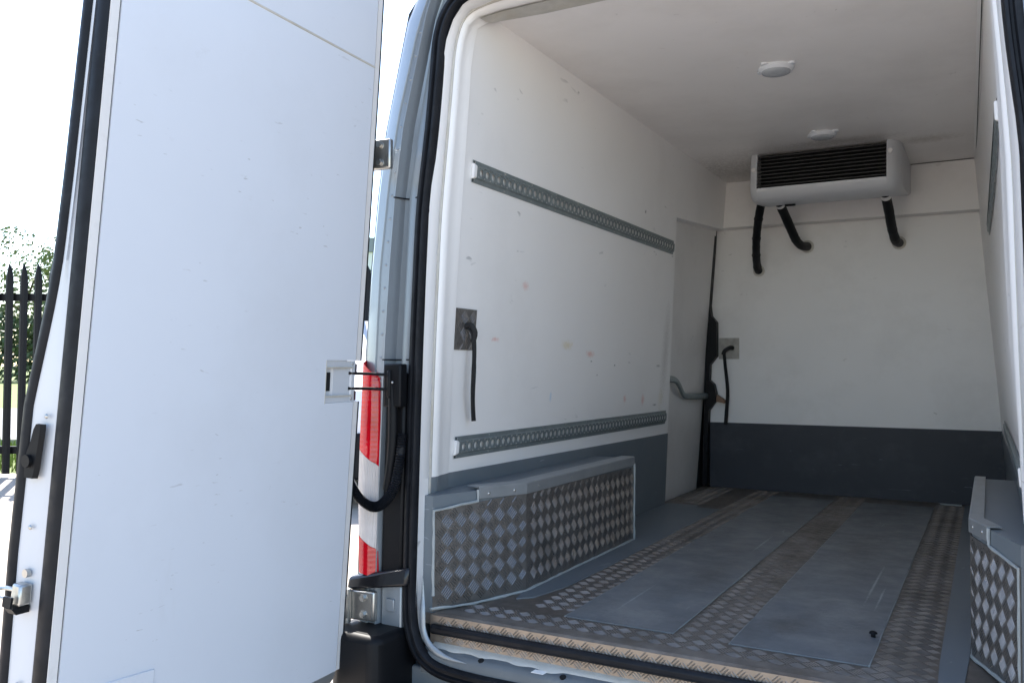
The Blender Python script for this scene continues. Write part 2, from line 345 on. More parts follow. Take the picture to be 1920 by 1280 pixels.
car(Vector((-6.55, 7.9, 0)), R(40))

# ================================================================ the van
van = thing('delivery_van', 'silver panel van with open rear door showing its white lined cold load space', 'van', (-.68, 2.0, 0))
XC = -.68
def ry(z): return 2.0+.035*(z-.6)                       # rake of the rear face
def wl(z): return -1.48+.0815*(z-.65)                    # left lining
def wr(y, z): return .08-.0815*(z-.65)+table([(.65,.02),(1.45,.022),(1.95,.05),(2.43,.06)], z)*(1-max(0, (y-2.2)/2.85)**2)  # right lining, slightly bowed
FZ = .65; CZ = 2.43; BY = 5.06
# ---- outer shell
sec = [(.93,.42),(.95,.72),(.95,1.0),(.946,1.39),(.936,1.64),(.92,1.85),(.897,2.05),(.825,2.40),(.72,2.53),(.45,2.60),(0,2.62)]
rows = []
for y, sx, zt in ((None,1,1),(2.6,1.0,1.0),(5.6,1.0,1.0),(6.1,1.0,1.0),(6.6,.97,.97),(7.2,.95,.62),(7.75,.93,.52),(7.95,.82,.46)):
    h = []
    for dx, z in sec:
        zz = z if zt == 1 else .42+(z-.42)*zt if zt > .7 else min(z, .42+(z-.42)*zt+.10)
        h.append((dx*sx, ry(zz) if y is None else y, zz))
    rows.append([(XC-a, b, c) for a, b, c in h]+[(XC+a, b, c) for a, b, c in h[-2::-1]])
mb = MB(); mb.loft(rows); mb.cap(rows[-1])
mb.loft([[rows[i][0] for i in range(len(rows))], [rows[i][-1] for i in range(len(rows))]])
mb.build('body_shell', 'silver', van, smooth=True, angle=30)
mb = MB(); mb.poly((XC-.78,6.62,1.42),(XC+.78,6.62,1.42),(XC+.7,6.28,2.2),(XC-.7,6.28,2.2)); mb.prism([(XC-.8,6.75,1.42),(XC+.8,6.75,1.42),(XC+.7,6.45,2.25),(XC-.7,6.45,2.25)], (0,.06,.02)); mb.build('windscreen', 'glass_dark', van)
for s_ in (-1, 1):
    mb = MB(); mb.prism([(XC+s_*.965,5.75,1.4),(XC+s_*.965,6.5,1.4),(XC+s_*.90,6.35,2.02),(XC+s_*.90,5.75,2.05)], (s_*.012,0,0)); mb.build('side_window', 'glass_dark', van)
    for y in (3.0, 6.55):
        mb = MB(); mb.tube([(XC+s_*.72,y,.33),(XC+s_*.94,y,.33)], .33, 28); wh = mb.build('wheel', 'rubber', van, smooth=True)
        mb = MB(); mb.tube([(XC+s_*.93,y,.33),(XC+s_*.955,y,.33)], .21, 24); mb.build('rim', 'alu', wh, smooth=True)
# ---- rear pillars
TZ = {'out': [(.42,-1.61),(.72,-1.63),(1.0,-1.63),(1.39,-1.626),(1.64,-1.616),(1.85,-1.60),(2.05,-1.577),(2.40,-1.505),(2.53,-1.40)],
      'fla': [(.42,-1.575),(1.0,-1.575),(1.39,-1.573),(1.64,-1.567),(1.89,-1.545),(2.085,-1.517),(2.345,-1.455),(2.53,-1.38)],
      'sea': [(.42,-1.545),(1.0,-1.545),(1.39,-1.541),(1.64,-1.532),(1.85,-1.520),(2.05,-1.498),(2.40,-1.421),(2.53,-1.36)],
      'edg': [(.42,-1.505),(1.0,-1.505),(1.39,-1.500),(1.64,-1.494),(1.85,-1.489),(2.09,-1.457),(2.37,-1.412),(2.53,-1.34)],
      'so':  [(.42,-1.46),(.79,-1.464),(1.09,-1.467),(1.33,-1.464),(1.64,-1.456),(1.84,-1.448),(2.05,-1.423),(2.28,-1.408),(2.40,-1.377),(2.53,-1.33)]}
zs = [.42+i*(2.53-.42)/40 for i in range(41)]
def mirx(x): return 2*XC-x
for s_ in (0, 1):
    fx = (lambda x: x) if s_ == 0 else mirx
    rows = []
    for z in zs:
        y = ry(z); o, fl, se, ed, so = (table(TZ[k], z) for k in ('out','fla','sea','edg','so'))
        prof = [(o, y+.002), (lerp(o,fl,.35), y-.014), (fl, y-.022), (fl+.0025, y-.017), (se-.006, y-.016), (se-.004, y-.021), (se, y-.021), (se+.003, y-.012), (lerp(se,ed,.3), y+.020), (ed-.006, y+.024), (ed-.002, y+.012), (ed+.005, y+.010), (so-.004, y+.010), (so+.01, y+.012)]
        rows.append([(fx(a), b, z) for a, b in prof])
    p = mb = MB().loft(rows).build('rear_pillar', 'silver', van, smooth=True, angle=28)
    mb = MB()
    for k in range(24):                 # spot welds along the flange
        z = .9+k*.068; mb.dome((fx(lerp(table(TZ['fla'],z), table(TZ['sea'],z), .5)), ry(z)-.0165, z), (0,-1,0), .0045, .002, 8, 2)
    stuff(mb.build('spot_weld', 'silver', p, smooth=True))
# pressed panel seams on the left pillar
for z, x0, x1 in ((1.845,-1.523,-1.45),(1.37,-1.546,-1.465)):
    mb = MB(); mb.tube([(lerp(x0,x1,t), ry(z)+(-.022 if t < .1 else .021 if t < .7 else .008), z) for t in (0,.05,.3,.6,.8,1)], .0022, 6); mb.build('panel_seam', 'rubber', van)
mb = MB(); mb.box((-1.40,2.045,2.452),(.04,2.12,2.60)); mb.build('roof_header', 'silver', van, bevel=.01)
mb = MB(); mb.box((-1.60,2.03,.36),(.24,2.075,.50)); mb.build('rear_panel', 'silver', van, bevel=.006)
# ---- rubber seal round the opening
def seal_loop(off=0):
    left = [(-1.175,.507),(-1.285,.510),(-1.355,.522),(-1.402,.552),(-1.428,.60),(-1.440,.66),(-1.4435,.79),(-1.4445,1.09),(-1.4435,1.33),(-1.4385,1.64),(-1.4325,1.82),(-1.411,2.04),(-1.398,2.22),(-1.391,2.31),(-1.366,2.375),(-1.325,2.415),(-1.26,2.437),(-1.17,2.446)]
    p = [Vector((x, 0, z)) for x, z in left]
    pth = smooth_path(p, 4)
    return pth
L = seal_loop(); path = L + [Vector((mirx(p.x), 0, p.z)) for p in reversed(L)]
def sweep(path, prof, closed=True):
    n = len(path); rows = []
    for i, p in enumerate(path):
        t = (path[(i+1) % n]-path[(i-1) % n]).normalized(); nn = Vector((t.z, 0, -t.x))   # in-plane normal, pointing inwards
        rows.append([Vector((p.x+nn.x*u, ry(p.z)+v, p.z+nn.z*u)) for u, v in prof])
    return rows
rows = sweep(path, [(-.0205,.012),(-.0205,-.006),(-.015,-.013),(-.006,-.014),(-.002,-.006),(.003,-.006),(.006,-.014),(.012,-.015),(.017,-.008),(.018,.012)])
mb = MB().loft(rows, ring=True); mb.build('door_seal', 'rubber', van, smooth=True, angle=50)
# ---- white door-frame lining between seal and load space (outer loop -> inner loop)
inn = []
for p in L:
    nn_z = p.z
    inn.append(p)
def jamb(side):
    fx = (lambda x: x) if side == 0 else mirx
    O, I = [], []
    zl = [.56,.62,.70,.8,.9,1.0,1.028,1.2,1.4,1.6,1.8,2.0,2.15,2.25]
    for z in zl:
        O.append(Vector((fx(table([(.56,-1.417),(.66,-1.424),(1.33,-1.4235),(1.64,-1.420),(1.81,-1.416),(2.02,-1.398),(2.22,-1.381),(2.3,-1.377)], z)), ry(z)+.006, z)))
        yi = table([(.5,2.21),(1.028,2.205),(1.46,2.178),(1.81,2.168),(2.37,2.160)], z)
        I.append(Vector((wl(z)+.004 if side == 0 else wr(yi, z)-.004, yi, z)))
    for (x, z), (xi, yi, zi) in zip([(-1.372,2.30),(-1.350,2.355),(-1.318,2.393),(-1.258,2.416),(-1.17,2.424),(-.95,2.43),(-.68,2.432)],
                                    [(-1.340,2.17,2.32),(-1.336,2.18,2.365),(-1.325,2.23,2.40),(-1.27,2.29,2.424),(-1.17,2.305,2.427),(-.95,2.305,2.427),(-.68,2.305,2.427)]):
        O.append(Vector((fx(x), ry(z)+.006, z)))
        I.append(Vector((xi, yi, zi)) if side == 0 else Vector((-1.37-xi, yi, zi)))
    return O, I
prof = [(0,0),(.10,.0),(.26,.004),(.30,.0),(.36,-.004),(.40,.001),(.46,.007),(.58,.007),(.66,.002),(.85,.002),(1,0)]
for side in (0, 1):
    O, I = jamb(side); rows = []
    for i in range(len(O)):
        t = (O[min(i+1, len(O)-1)]-O[max(i-1, 0)]).normalized(); d = I[i]-O[i]
        nn = d.cross(t).normalized()
        ctr = Vector((XC, 2.1, 1.5))-O[i]
        if nn.dot(ctr) < 0: nn = -nn
        rows.append([O[i]+d*a+nn*b for a, b in prof])
    hi = [r for r in rows if r[0].z >= 1.027]; lo = [r for r in rows if r[0].z <= 1.029]
    jf = MB().loft(hi).build('frame_lining', 'lining_plain', van, smooth=True, angle=60)
    MB().loft([r[:3] for r in lo]).build('frame_lining', 'lining_plain', van, smooth=True)
    MB().loft([r[2:] for r in lo]).build('frame_kick_panel', 'kick_grey', van, smooth=True)
    bead = [r[4]+(r[3]-r[5]).normalized()*.0 for r in rows]
    MB().tube(smooth_path(bead, 3), .0065, 7).build('sealant_bead', 'sealant', van, smooth=True)
    if side == 0:   # dirty sealant band at the head of the frame
        top = [r for r in rows if r[0].z > 2.38]
        MB().loft([[r[7]-Vector((0,0,.004)), r[8]-Vector((0,0,.006)), r[9]-Vector((0,0,.006)), r[10]-Vector((0,0,.003))] for r in top]).build('head_sealant', 'sealant', van, smooth=True)
# ---- lining: left wall, over-door panel, right wall, ceiling, bulkhead
def ye(z): return 4.135+.107*(2.1-z)
def wallpt(y, z, d=0): return (wl(z)-d, y, z)
mb = MB()
front = [wallpt(2.16,2.45), wallpt(2.16,.60), wallpt(ye(.60),.60), wallpt(ye(2.1),2.1), wallpt(5.06,2.165), wallpt(5.06,2.45)]
mb.prism(front, (-.065,0,0)); mb.build('wall_lining', 'lining', van)
mb = MB(); mb.prism([wallpt(2.165,.62,-.003), wallpt(ye(.62)-.002,.62,-.003), wallpt(ye(1.016)-.002,1.016,-.003), wallpt(2.165,1.028,-.003)], (-.006,0,0)); mb.build('kick_panel', 'kick_grey', van)
mb = MB()
R4 = lambda y, z, d=0: (wr(y,z)-d, y, z)
zr = [.60+i*.0925 for i in range(21)]
yr = [2.17+i*.29 for i in range(11)]
mb.loft([[R4(y, z) for z in zr] for y in yr]); mb.loft([[R4(y, z, -.05) for z in zr] for y in yr]); mb.build('wall_lining', 'lining_plain', van)
mb = MB(); zk = [.62,.72,.82,.92,1.03]; mb.loft([[R4(min(y,5.05), z, .004) for z in zk]+[R4(min(y,5.05), 1.03, -.002)] for y in yr]); mb.build('kick_panel', 'kick_grey', van)
mb = MB(); mb.box((-1.42,2.29,CZ),(.10,5.10,CZ+.05)); mb.build('ceiling_lining', 'ceiling_white', van)
mb = MB(); mb.box((-1.463,BY,.60),(.14,BY+.04,2.46)); mb.build('bulkhead', 'bulkhead_white', van)
mb = MB(); mb.box((-1.37,4.965,2.166),(-.02,BY-.002,CZ-.002)); mb.build('bulkhead_header', 'bulkhead_white', van)
mb = MB(); mb.prism([(-1.463,BY-.004,.60),(.09,BY-.004,.60),(.075,BY-.004,1.036),(-1.463,BY-.004,1.030)], (0,.003,0)); mb.build('bulkhead_kick_panel', 'kick_dark', van)
mb = MB()
mb.prism([(-.014,2.34,CZ-.001),(-.064,4.96,CZ-.001),(-.052,4.96,CZ-.012),(-.002,2.34,CZ-.012)], (.05,0,0)); mb.build('ceiling_trim', 'lining_plain', van)
mb = MB(); mb.tube([(-.003,2.4,CZ-.014),(-.054,4.95,CZ-.014)], .0015, 6); mb.tube([(-.056,4.963,CZ-.002),(-.40,4.963,CZ-.002)], .002, 6); mb.build('joint_shadow_gap', 'rubber', van)
# ---- side loading door seen in the gap of the wall
sdr = MB(); sdr.prism([wallpt(4.05,2.2,.058), wallpt(4.05,.58,.058), wallpt(5.03,.58,.058), wallpt(5.03,2.2,.058)], (-.03,0,0))
sdr = sdr.build('sliding_door', 'bulkhead_white', van)
mb = MB(); zb = [2.17,2.0,1.72,1.66,1.62,1.42,1.37,1.28,1.255,1.20,1.15,1.10,.9,.66]; xb = [-1.415,-1.425,-1.447,-1.44,-1.408,-1.408,-1.448,-1.452,-1.425,-1.412,-1.42,-1.456,-1.464,-1.470]
pts = [(x, 5.005, z) for x, z in zip(xb, zb)] + [(-1.495,5.005,.66),(-1.455,5.005,2.17)]
mb.prism(pts, (0,.045,0)); mb.build('door_edge_seal_gap', 'black_plastic', sdr)  # black slab: edge seal plus the dark of the gap by the bulkhead
bar = smooth_path([(wl(1.29)-.03,4.10,1.292),(wl(1.29)-.03,4.36,1.290),(wl(1.27)-.03,4.46,1.262),(wl(1.2)-.03,4.56,1.205),(wl(1.19)-.03,4.68,1.193),(wl(1.19)-.03,5.0,1.186)], 4)
mb = MB(); mb.tube(bar, .017, 8, flat=.6); mb.build('door_track', 'galvanised', sdr, smooth=True)
mb = MB(); mb.prism([(-1.405,5.0,1.195),(-1.36,5.0,1.165),(-1.362,5.0,1.145),(-1.41,5.0,1.155)], (0,.03,0)); mb.build('wooden_wedge', 'tan_wood', sdr)
# ---- floor
fl = MB(); fl.box((-1.50,2.048,FZ-.03),(.12,5.08,FZ)); fl = fl.build('load_floor', 'tread_floor', van)
def planks(x0, x1, y0, y1):
    mb = MB(); mb.prism([(x0+.006,y0,FZ),(x1-.006,y0,FZ),(x1,y0+.006,FZ),(x1,y1,FZ),(x0,y1,FZ),(x0,y0+.006,FZ)], (0,0,.0035))
    o = mb.build('floor_panel', 'plank_grey', fl, bevel=.001)
    mb = MB()
    for pth in ([(x0,y0,FZ+.002),(x0,y1,FZ+.002)], [(x1,y0,FZ+.002),(x1,y1,FZ+.002)]):
        q = [Vector(pth[0]).lerp(Vector(pth[1]), i/30)+Vector((random.uniform(-.0012,.0012),random.uniform(-.0012,.0012),0)) for i in range(31)]
        mb.tube(q, [random.uniform(.0012,.0026) for _ in q], 6)
    mb.build('sealant_line', 'floor_sealant', fl, smooth=True)
planks(-1.052, -.737, 2.205, 4.85); planks(-.587, -.256, 2.195, 4.85)
# smooth coving along both sides
cl = [(-1.285,2.40),(-1.26,2.30),(-1.22,2.34),(-1.19,2.50),(-1.182,2.8),(-1.18,4.25),(-1.30,4.25),(-1.30,4.30),(-1.47,4.30),(-1.47,3.3),(-1.285,3.3)]
MB().prism([(x,y,FZ) for x, y in cl], (0,0,.003)).build('floor_coving', 'kick_grey', fl)
cr = [(-.052,2.36),(-.06,2.10),(-.108,2.08),(-.113,2.3),(-.122,5.0),(.05,5.0),(.05,3.3),(-.045,3.3)]
MB().prism([(x,y,FZ) for x, y in cr], (0,0,.003)).build('floor_coving', 'kick_grey', fl)
mb = MB(); mb.cyl((-.274,2.434,FZ+.008), (0,0,1), .006, .012, 8); mb.dome((-.274,2.434,FZ+.013), (0,0,1), .011, .007, 10); mb.build('stray_bolt', 'black_plastic', fl, smooth=True)
mb = MB(); mb.tube([(-.235,4.985,FZ+.004),(-.135,4.985,FZ+.004)], .004, 6); mb.build('sealant_line', 'sealant_grey', fl)
# tread bars
def tread(mb, o, a, b, n, u0, u1, v0, v1, inside=lambda u, v: True, p=.0505, ln=.033, wd=.0027, h=.0017, only=None):
    o, a, b, n = Vector(o), Vector(a).normalized(), Vector(b).normalized(), Vector(n).normalized()
    for i in range(int(u0/p)-1, int(u1/p)+2):
        for j in range(int(v0/p)-1, int(v1/p)+2):
            for q in (0, 1):
                if only is not None and q != only: continue
                cu, cv = (i+.5*q)*p, (j+.5*q)*p
                d = (a+b).normalized() if q == 0 else (b-a).normalized()
                if True:
                    dd = ((1, 1) if q == 0 else (-1, 1)); s2 = math.sqrt(.5)
                    for k in range(-2, 3):
                        uu = cu + dd[1]*s2*k*.0072; vv = cv - dd[0]*s2*k*.0072
                        if not (u0 <= uu <= u1 and v0 <= vv <= v1 and inside(uu, vv)): continue
                        c = o+a*uu+b*vv; ax = a*dd[0]*s2+b*dd[1]*s2; cr_ = n.cross(ax)
                        L2 = ln/2; w2 = wd/2
                        mb.add([c-ax*L2, c-ax*L2*.6+cr_*w2, c+ax*L2*.6+cr_*w2, c+ax*L2, c+ax*L2*.6-cr_*w2, c-ax*L2*.6-cr_*w2, c-ax*L2*.55+n*h, c+ax*L2*.55+n*h],
                               [(1,2,7,6),(4,5,6,7),(0,1,6),(2,3,7),(3,4,7),(5,0,6)])
mb = MB()
for x0, x1, y0, y1 in ((-1.175,-1.058,2.26,5.0),(-.731,-.593,2.06,5.0),(-.250,-.125,2.06,4.97),(-1.33,-.731,2.06,2.195),(-.593,-.250,2.06,2.185),(-1.45,-1.31,4.35,5.0)):
    tread(mb, (0,0,FZ), (1,0,0), (0,1,0), (0,0,1), x0, x1, y0, y1, inside=lambda u, v: not (u < -1.175 and v > 2.23 and v < 4.3), h=.0016)
stuff(mb.build('tread_bars', 'tread_worn', fl))
# ---- wheel boxes
ZB = .955
def wheel_box(pts, wallx, ztop, name='wheel_box'):
    # pts: plan outline of the visible face, from rear to front; wallx: x hidden inside the wall
    mb = MB(); n = len(pts)
    base = [(x, y, FZ-.01) for x, y in pts]+[(wallx, pts[-1][1], FZ-.01), (wallx, pts[0][1], FZ-.01)]
    mb.prism(base, (0,0,ztop-.004-FZ+.01)); bx = mb.build(name, 'kick_grey', van)
    return bx
ptsL = [(-1.398,2.052),(-1.281,2.395),(-1.281,3.325)]
bL = wheel_box(ptsL, -1.475, .985)
ptsR = [(.052,2.11),(-.044,2.395),(-.044,3.325)]
bR = wheel_box(ptsR, .075, .985)
def face(box_, p, q, outn, z1a, z1b, trim0=0, col_=True):
    p = Vector((*p, 0)); q = Vector((*q, 0)); d = (q-p); ln = d.length; d.normalize(); outn = Vector(outn).normalized()
    off = outn*.003
    pts = [p+off+Vector((0,0,FZ+.004)), q+off+Vector((0,0,FZ+.004)), q+off+Vector((0,0,z1b)), p+off+Vector((0,0,z1a))]
    mb = MB(); mb.prism(pts, -outn*.002); pl = mb.build('tread_plate', 'tread', box_)
    for which, mname in ((0, 'tread_bright'), (1, 'tread')):
        mb = MB(); tread(mb, p+off+Vector((0,0,FZ)), d, (0,0,1), outn, .012, ln-.006, .018, max(z1a,z1b)-FZ-.006, inside=lambda u, v: v < lerp(z1a, z1b, u/ln)-FZ-.006, only=which)
        stuff(mb.build('tread_bars', 'tread_bright', box_))
    return d, ln, off
nC = Vector((.343,-.117,0)).normalized()
face(bL, ptsL[0], ptsL[1], nC, .940, .956); face(bL, ptsL[1], ptsL[2], (1,0,0), .956, .945)
nR = Vector((-.285,-.096,0)).normalized()
face(bR, ptsR[0], ptsR[1], nR, .935, .945); face(bR, ptsR[1], ptsR[2], (-1,0,0), .945, .945)
def trim(box_, pth, nrm, w_=.032, top_w=.05, inward=None):
    for (p, n1), (q, n2) in zip(zip(pth, nrm), zip(pth[1:], nrm[1:])): pass
    rows = []
    for p, n1 in zip(pth, nrm):
        p = Vector(p); n1 = Vector(n1)
        rows.append([p+n1*.007+Vector((0,0,-w_)), p+n1*.007, p+n1*.004+Vector((0,0,.003)), p-n1*top_w+Vector((0,0,.003)), p-n1*top_w, p+n1*.0045+Vector((0,0,-.001)), p+n1*.0045+Vector((0,0,-w_))])
    mb = MB(); mb.loft(rows, closed=True); mb.cap(rows[0]); mb.cap(rows[-1]); return mb.build('angle_trim', 'alu', box_)
tb = Vector((-1.344,2.21,.990))
trim(bL, [tb, (-1.281,2.395,.986), (-1.281,3.325,.986)], [nC, Vector((1,-.17,0)), Vector((1,0,0))])
trim(bR, [(-.005,2.28,.986), (-.044,2.395,.986), (-.044,3.325,.986)], [nR, Vector((-1,-.17,0)), Vector((-1,0,0))], top_w=.026)
mb = MB()
for x, y, nn in ((-1.330,2.245,nC),(-1.297,2.345,nC),(-1.281,2.47,Vector((1,0,0))),(-1.281,2.72,Vector((1,0,0))),(-1.281,3.0,Vector((1,0,0)))):
    mb.dome(Vector((x,y,.970))+nn*.006, nn, .005, .003, 8)
mb.build('rivet', 'steel', bL, smooth=True)
mb = MB()
for x, y in ((-.016,2.31),(-.036,2.37)): mb.dome(Vector((x,y,.970))+nR*.006, nR, .005, .003, 8)
mb.build('rivet', 'steel', bR, smooth=True)
def bead(parent, pts, r=.0042, m_='sealant_grey'):
    q = []
    for a, b in zip(pts, pts[1:]):
        a, b = Vector(a), Vector(b); k = max(2, int((b-a).length/.03))
        for i in range(k): q.append(a.lerp(b, i/k)+Vector((random.uniform(-.001,.001), random.uniform(-.001,.001), random.uniform(-.001,.001))))
    q.append(Vector(pts[-1])); mb = MB(); mb.tube(q, [r*random.uniform(.75,1.25) for _ in q], 7); return mb.build('sealant_bead', m_, parent, smooth=True)
bead(bL, [(-1.392,2.048,.70),(-1.392,2.048,.94),(-1.34,2.205,.951),(-1.34,2.205,.985)])
bead(bL, [(-1.40,2.045,.662),(-1.34,2.18,FZ+.004),(-1.275,2.39,FZ+.004),(-1.276,3.325,FZ+.004),(-1.276,3.328,.96)])
bead(bR, [(.045,2.11,.67),(-.047,2.385,FZ+.004),(-.049,3.32,FZ+.004)]); bead(bR, [(.048,2.115,.66),(.048,2.115,.93),(-.008,2.275,.945),(-.008,2.275,.985)])
# ---- sill: rubber nosing, tread riser, painted ledge
sl = MB(); sl.box((-1.395,2.040,.568),(.03,2.0475,FZ-.001)); sl = sl.build('sill_riser', 'riser', van)
mb = MB(); tread(mb, (0,2.040,0), (1,0,0), (0,0,1), (0,-1,0), -1.36, .02, .575, .642, p=.040, ln=.026, wd=.004, h=.0016)
stuff(mb.build('tread_bars', 'riser', sl))
mb = MB(); mb.prism([(-1.39,2.041,.649),(-1.39,2.052,.653),(-1.39,2.10,.653),(-1.39,2.10,.6505)], (1.42,0,0)); mb.build('floor_edge_trim', 'tread_worn', sl)
nz = [(2.0405,.599),(2.0405,.626),(2.029,.628),(2.021,.620),(2.022,.606),(2.030,.599)]
mb = MB(); mb.prism([(-1.385,y,z) for y, z in nz], (1.405,0,0)); mb.build('rubber_nosing', 'rubber', sl, bevel=.003)
ledge = [(2.046,.576),(2.036,.570),(2.024,.564),(2.014,.559),(2.006,.555),(2.001,.545),(2.001,.50)]
xs = [-1.40+.01*i for i in range(145)]
rows = []
for x in xs:
    k = .003*math.sin(x*23)*math.sin(x*9.1+1)
    rows.append([(x, y+(k if 2 < i < 6 else 0), z) for i, (y, z) in enumerate(ledge)])
mb = MB().loft(rows); sg = mb.build('sill_ledge', 'sill_paint', van, smooth=True, angle=50)
rows = []
for x in xs[2:-4]:
    k = .010*math.sin(x*17+.5)*math.sin(x*5.3)+.004*math.sin(x*61)
    rows.append([(x, 2.040, .5755), (x, 2.032, .5715), (x, 2.027-max(0,k), .5685-max(0,k)*.42), (x, 2.024-max(0,k), .5645-max(0,k)*.42)])
MB().loft(rows).build('sealant_bead', 'sealant', sg, smooth=True)
for x, y in ((-1.21,2.012),(-.965,2.011),(-.70,2.012),(-.43,2.011),(-.2,2.011)):
    mb = MB(); mb.cyl((x,y,.5585), (0,-.45,1), .0085, .003, 14); mb.build('drain_hole', 'void', sg)
mb = MB(); mb.hexa([(-1.055,2.006,.5555),(-1.02,2.006,.5555),(-1.012,2.016,.5605),(-1.047,2.016,.5605),(-1.055,2.006,.5575),(-1.02,2.006,.5575),(-1.012,2.016,.5625),(-1.047,2.016,.5625)]); mb.build('paper_label', 'edge_cream', sg)
# bright pressed corner of the frame beside the sill
cp = smooth_path([(-1.412,2.024,.76),(-1.408,2.02,.70),(-1.403,2.012,.655),(-1.396,2.008,.61),(-1.37,2.004,.575),(-1.32,2.002,.553),(-1.25,2.002,.547)], 5)
mb = MB(); mb.tube(cp, [.0095*min(1, (i+.3)/8, (len(cp)-i-.7)/7) for i in range(len(cp))], 10, flat=.6); mb.build('frame_corner', 'silver', van, smooth=True)
# ---- bumper and the trim under the lamp
mb = MB()
ends = [(-1.645,1.98),(-1.635,1.90),(-1.59,1.872),(-1.47,1.868),(-1.45,1.90),(-1.45,2.06),(-1.645,2.06)]
mb.prism([(x,y,.28) for x, y in ends], (0,0,.335)); mb.prism([(mirx(x),y,.28) for x, y in ends], (0,0,.335))
mb.box((-1.46,1.868,.28),(.10,2.04,.452)); bmp = mb.build('rear_bumper', 'black_plastic', van, bevel=.02, seg=3)
for fx in (lambda x: x, mirx):
    mb = MB(); mb.hexa([(fx(-1.632),1.955,.706),(fx(-1.435),1.975,.735),(fx(-1.43),2.02,.735),(fx(-1.632),2.03,.706),(fx(-1.630),1.962,.742),(fx(-1.435),1.985,.785),(fx(-1.43),2.02,.79),(fx(-1.628),2.03,.748)]); mb.build('lamp_trim', 'gloss_black', van, bevel=.008)
    mb = MB(); mb.hexa([(fx(-1.540),1.995,.755),(fx(-1.466),1.995,.755),(fx(-1.466),2.03,.755),(fx(-1.540),2.03,.755),(fx(-1.537),2.012,1.315),(fx(-1.466),2.005,1.335),(fx(-1.466),2.03,1.335),(fx(-1.537),2.03,1.315)]); mb.build('pillar_cover', 'black_plastic', van, bevel=.008)
    mb = MB(); mb.hexa([(fx(-1.535),1.99,.44),(fx(-1.463),1.99,.44),(fx(-1.463),2.03,.44),(fx(-1.535),2.03,.44),(fx(-1.535),1.995,.73),(fx(-1.463),1.995,.73),(fx(-1.463),2.03,.73),(fx(-1.535),2.03,.73)]); mb.build('lower_pillar', 'silver' , van, bevel=.006)  # off-white piece in shade; its dimness is put into the silver colour
    mb = MB(); mb.box((fx(-1.50)-.014, 1.988, .655), (fx(-1.50)+.014, 1.996, .69)); mb.build('pillar_plug', 'silver', van, bevel=.002)
    # tail lamp
    tl = MB(); tl.box((min(fx(-1.615),fx(-1.552)),2.016,.755),(max(fx(-1.615),fx(-1.552)),2.05,1.30)); tl = tl.build('tail_lamp', 'black_plastic', van)
    XL = [(.745,-1.605),(.863,-1.612),(1.009,-1.619),(1.173,-1.618),(1.37,-1.614)]
    XR = [(.745,-1.542),(.825,-1.544),(1.01,-1.550),(1.175,-1.550),(1.317,-1.555),(1.37,-1.606)]
    def lens(zl0, zl1, zr0, zr1, name, m_):
        rows = []
        for i in range(13):
            t = i/12; row = []
            zl, zr = lerp(zl0,zl1,t), lerp(zr0,zr1,t); xl, xr = table(XL, zl), table(XR, zr)
            for c in range(9):
                u = c/8; x = lerp(xl, xr, u); z = lerp(zl, zr, u)
                row.append((fx(x), ry(z)-.024-.014*math.sin(math.pi*min(1,u*1.0+.12))**.7+(.02 if c == 0 else 0)+(.004 if u > .8 else 0), z))
            rows.append([(fx(xl-.004), ry(zl)+.03, zl)]+row+[(fx(xr), ry(zr)+.02, zr)])
        MB().loft(rows).build(name, m_, tl, smooth=True, angle=50)
    lens(1.115,1.367,1.062,1.318,'red_lens','red_lens'); lens(.871,1.114,.822,1.061,'clear_lens','clear_lens'); lens(.760,.870,.748,.821,'red_lens','red_lens')
# ---- hinges
for z0, z1, xa, xb in ((1.918,2.004,-1.592,-1.498),(.625,.708,-1.64,-1.54)):
    mb = MB(); mb.hexa([(xa+.02,1.955,z0),(xb,1.968,z0),(xb,1.985,z0),(xa+.02,1.985,z0),(xa+.02,1.955,z1),(xb,1.968,z1),(xb,1.985,z1),(xa+.02,1.985,z1)])
    hg = mb.build('hinge', 'steel', van, bevel=.004)
    mb = MB(); mb.tube([(xa+.018,1.945,z0-.006),(xa+.018,1.945,z1+.006)], .014, 14); mb.build('knuckle', 'steel', hg, smooth=True)
    mb = MB(); mb.hexa([(xa,1.925,z0+.008),(xa+.03,1.93,z0+.008),(xa+.03,1.945,z0+.008),(xa,1.945,z0+.008),(xa,1.925,z1-.008),(xa+.03,1.93,z1-.008),(xa+.03,1.945,z1-.008),(xa,1.945,z1-.008)]); mb.build('hinge_leaf', 'steel', hg, bevel=.003)
    for zz in (z0+.018, z1-.018):
        mb = MB(); mb.cyl((lerp(xa,xb,.66),1.960,zz), (0,-1,0), .009, .012, 6); mb.cyl((lerp(xa,xb,.66),1.963,zz), (0,-1,0), .012, .004, 14); mb.build('bolt', 'steel', hg)
    mb = MB(); mb.box((xb-.012,1.962,z0+.006),(xb-.004,1.97,z1-.006)); mb.build('hinge_rib', 'steel', hg)
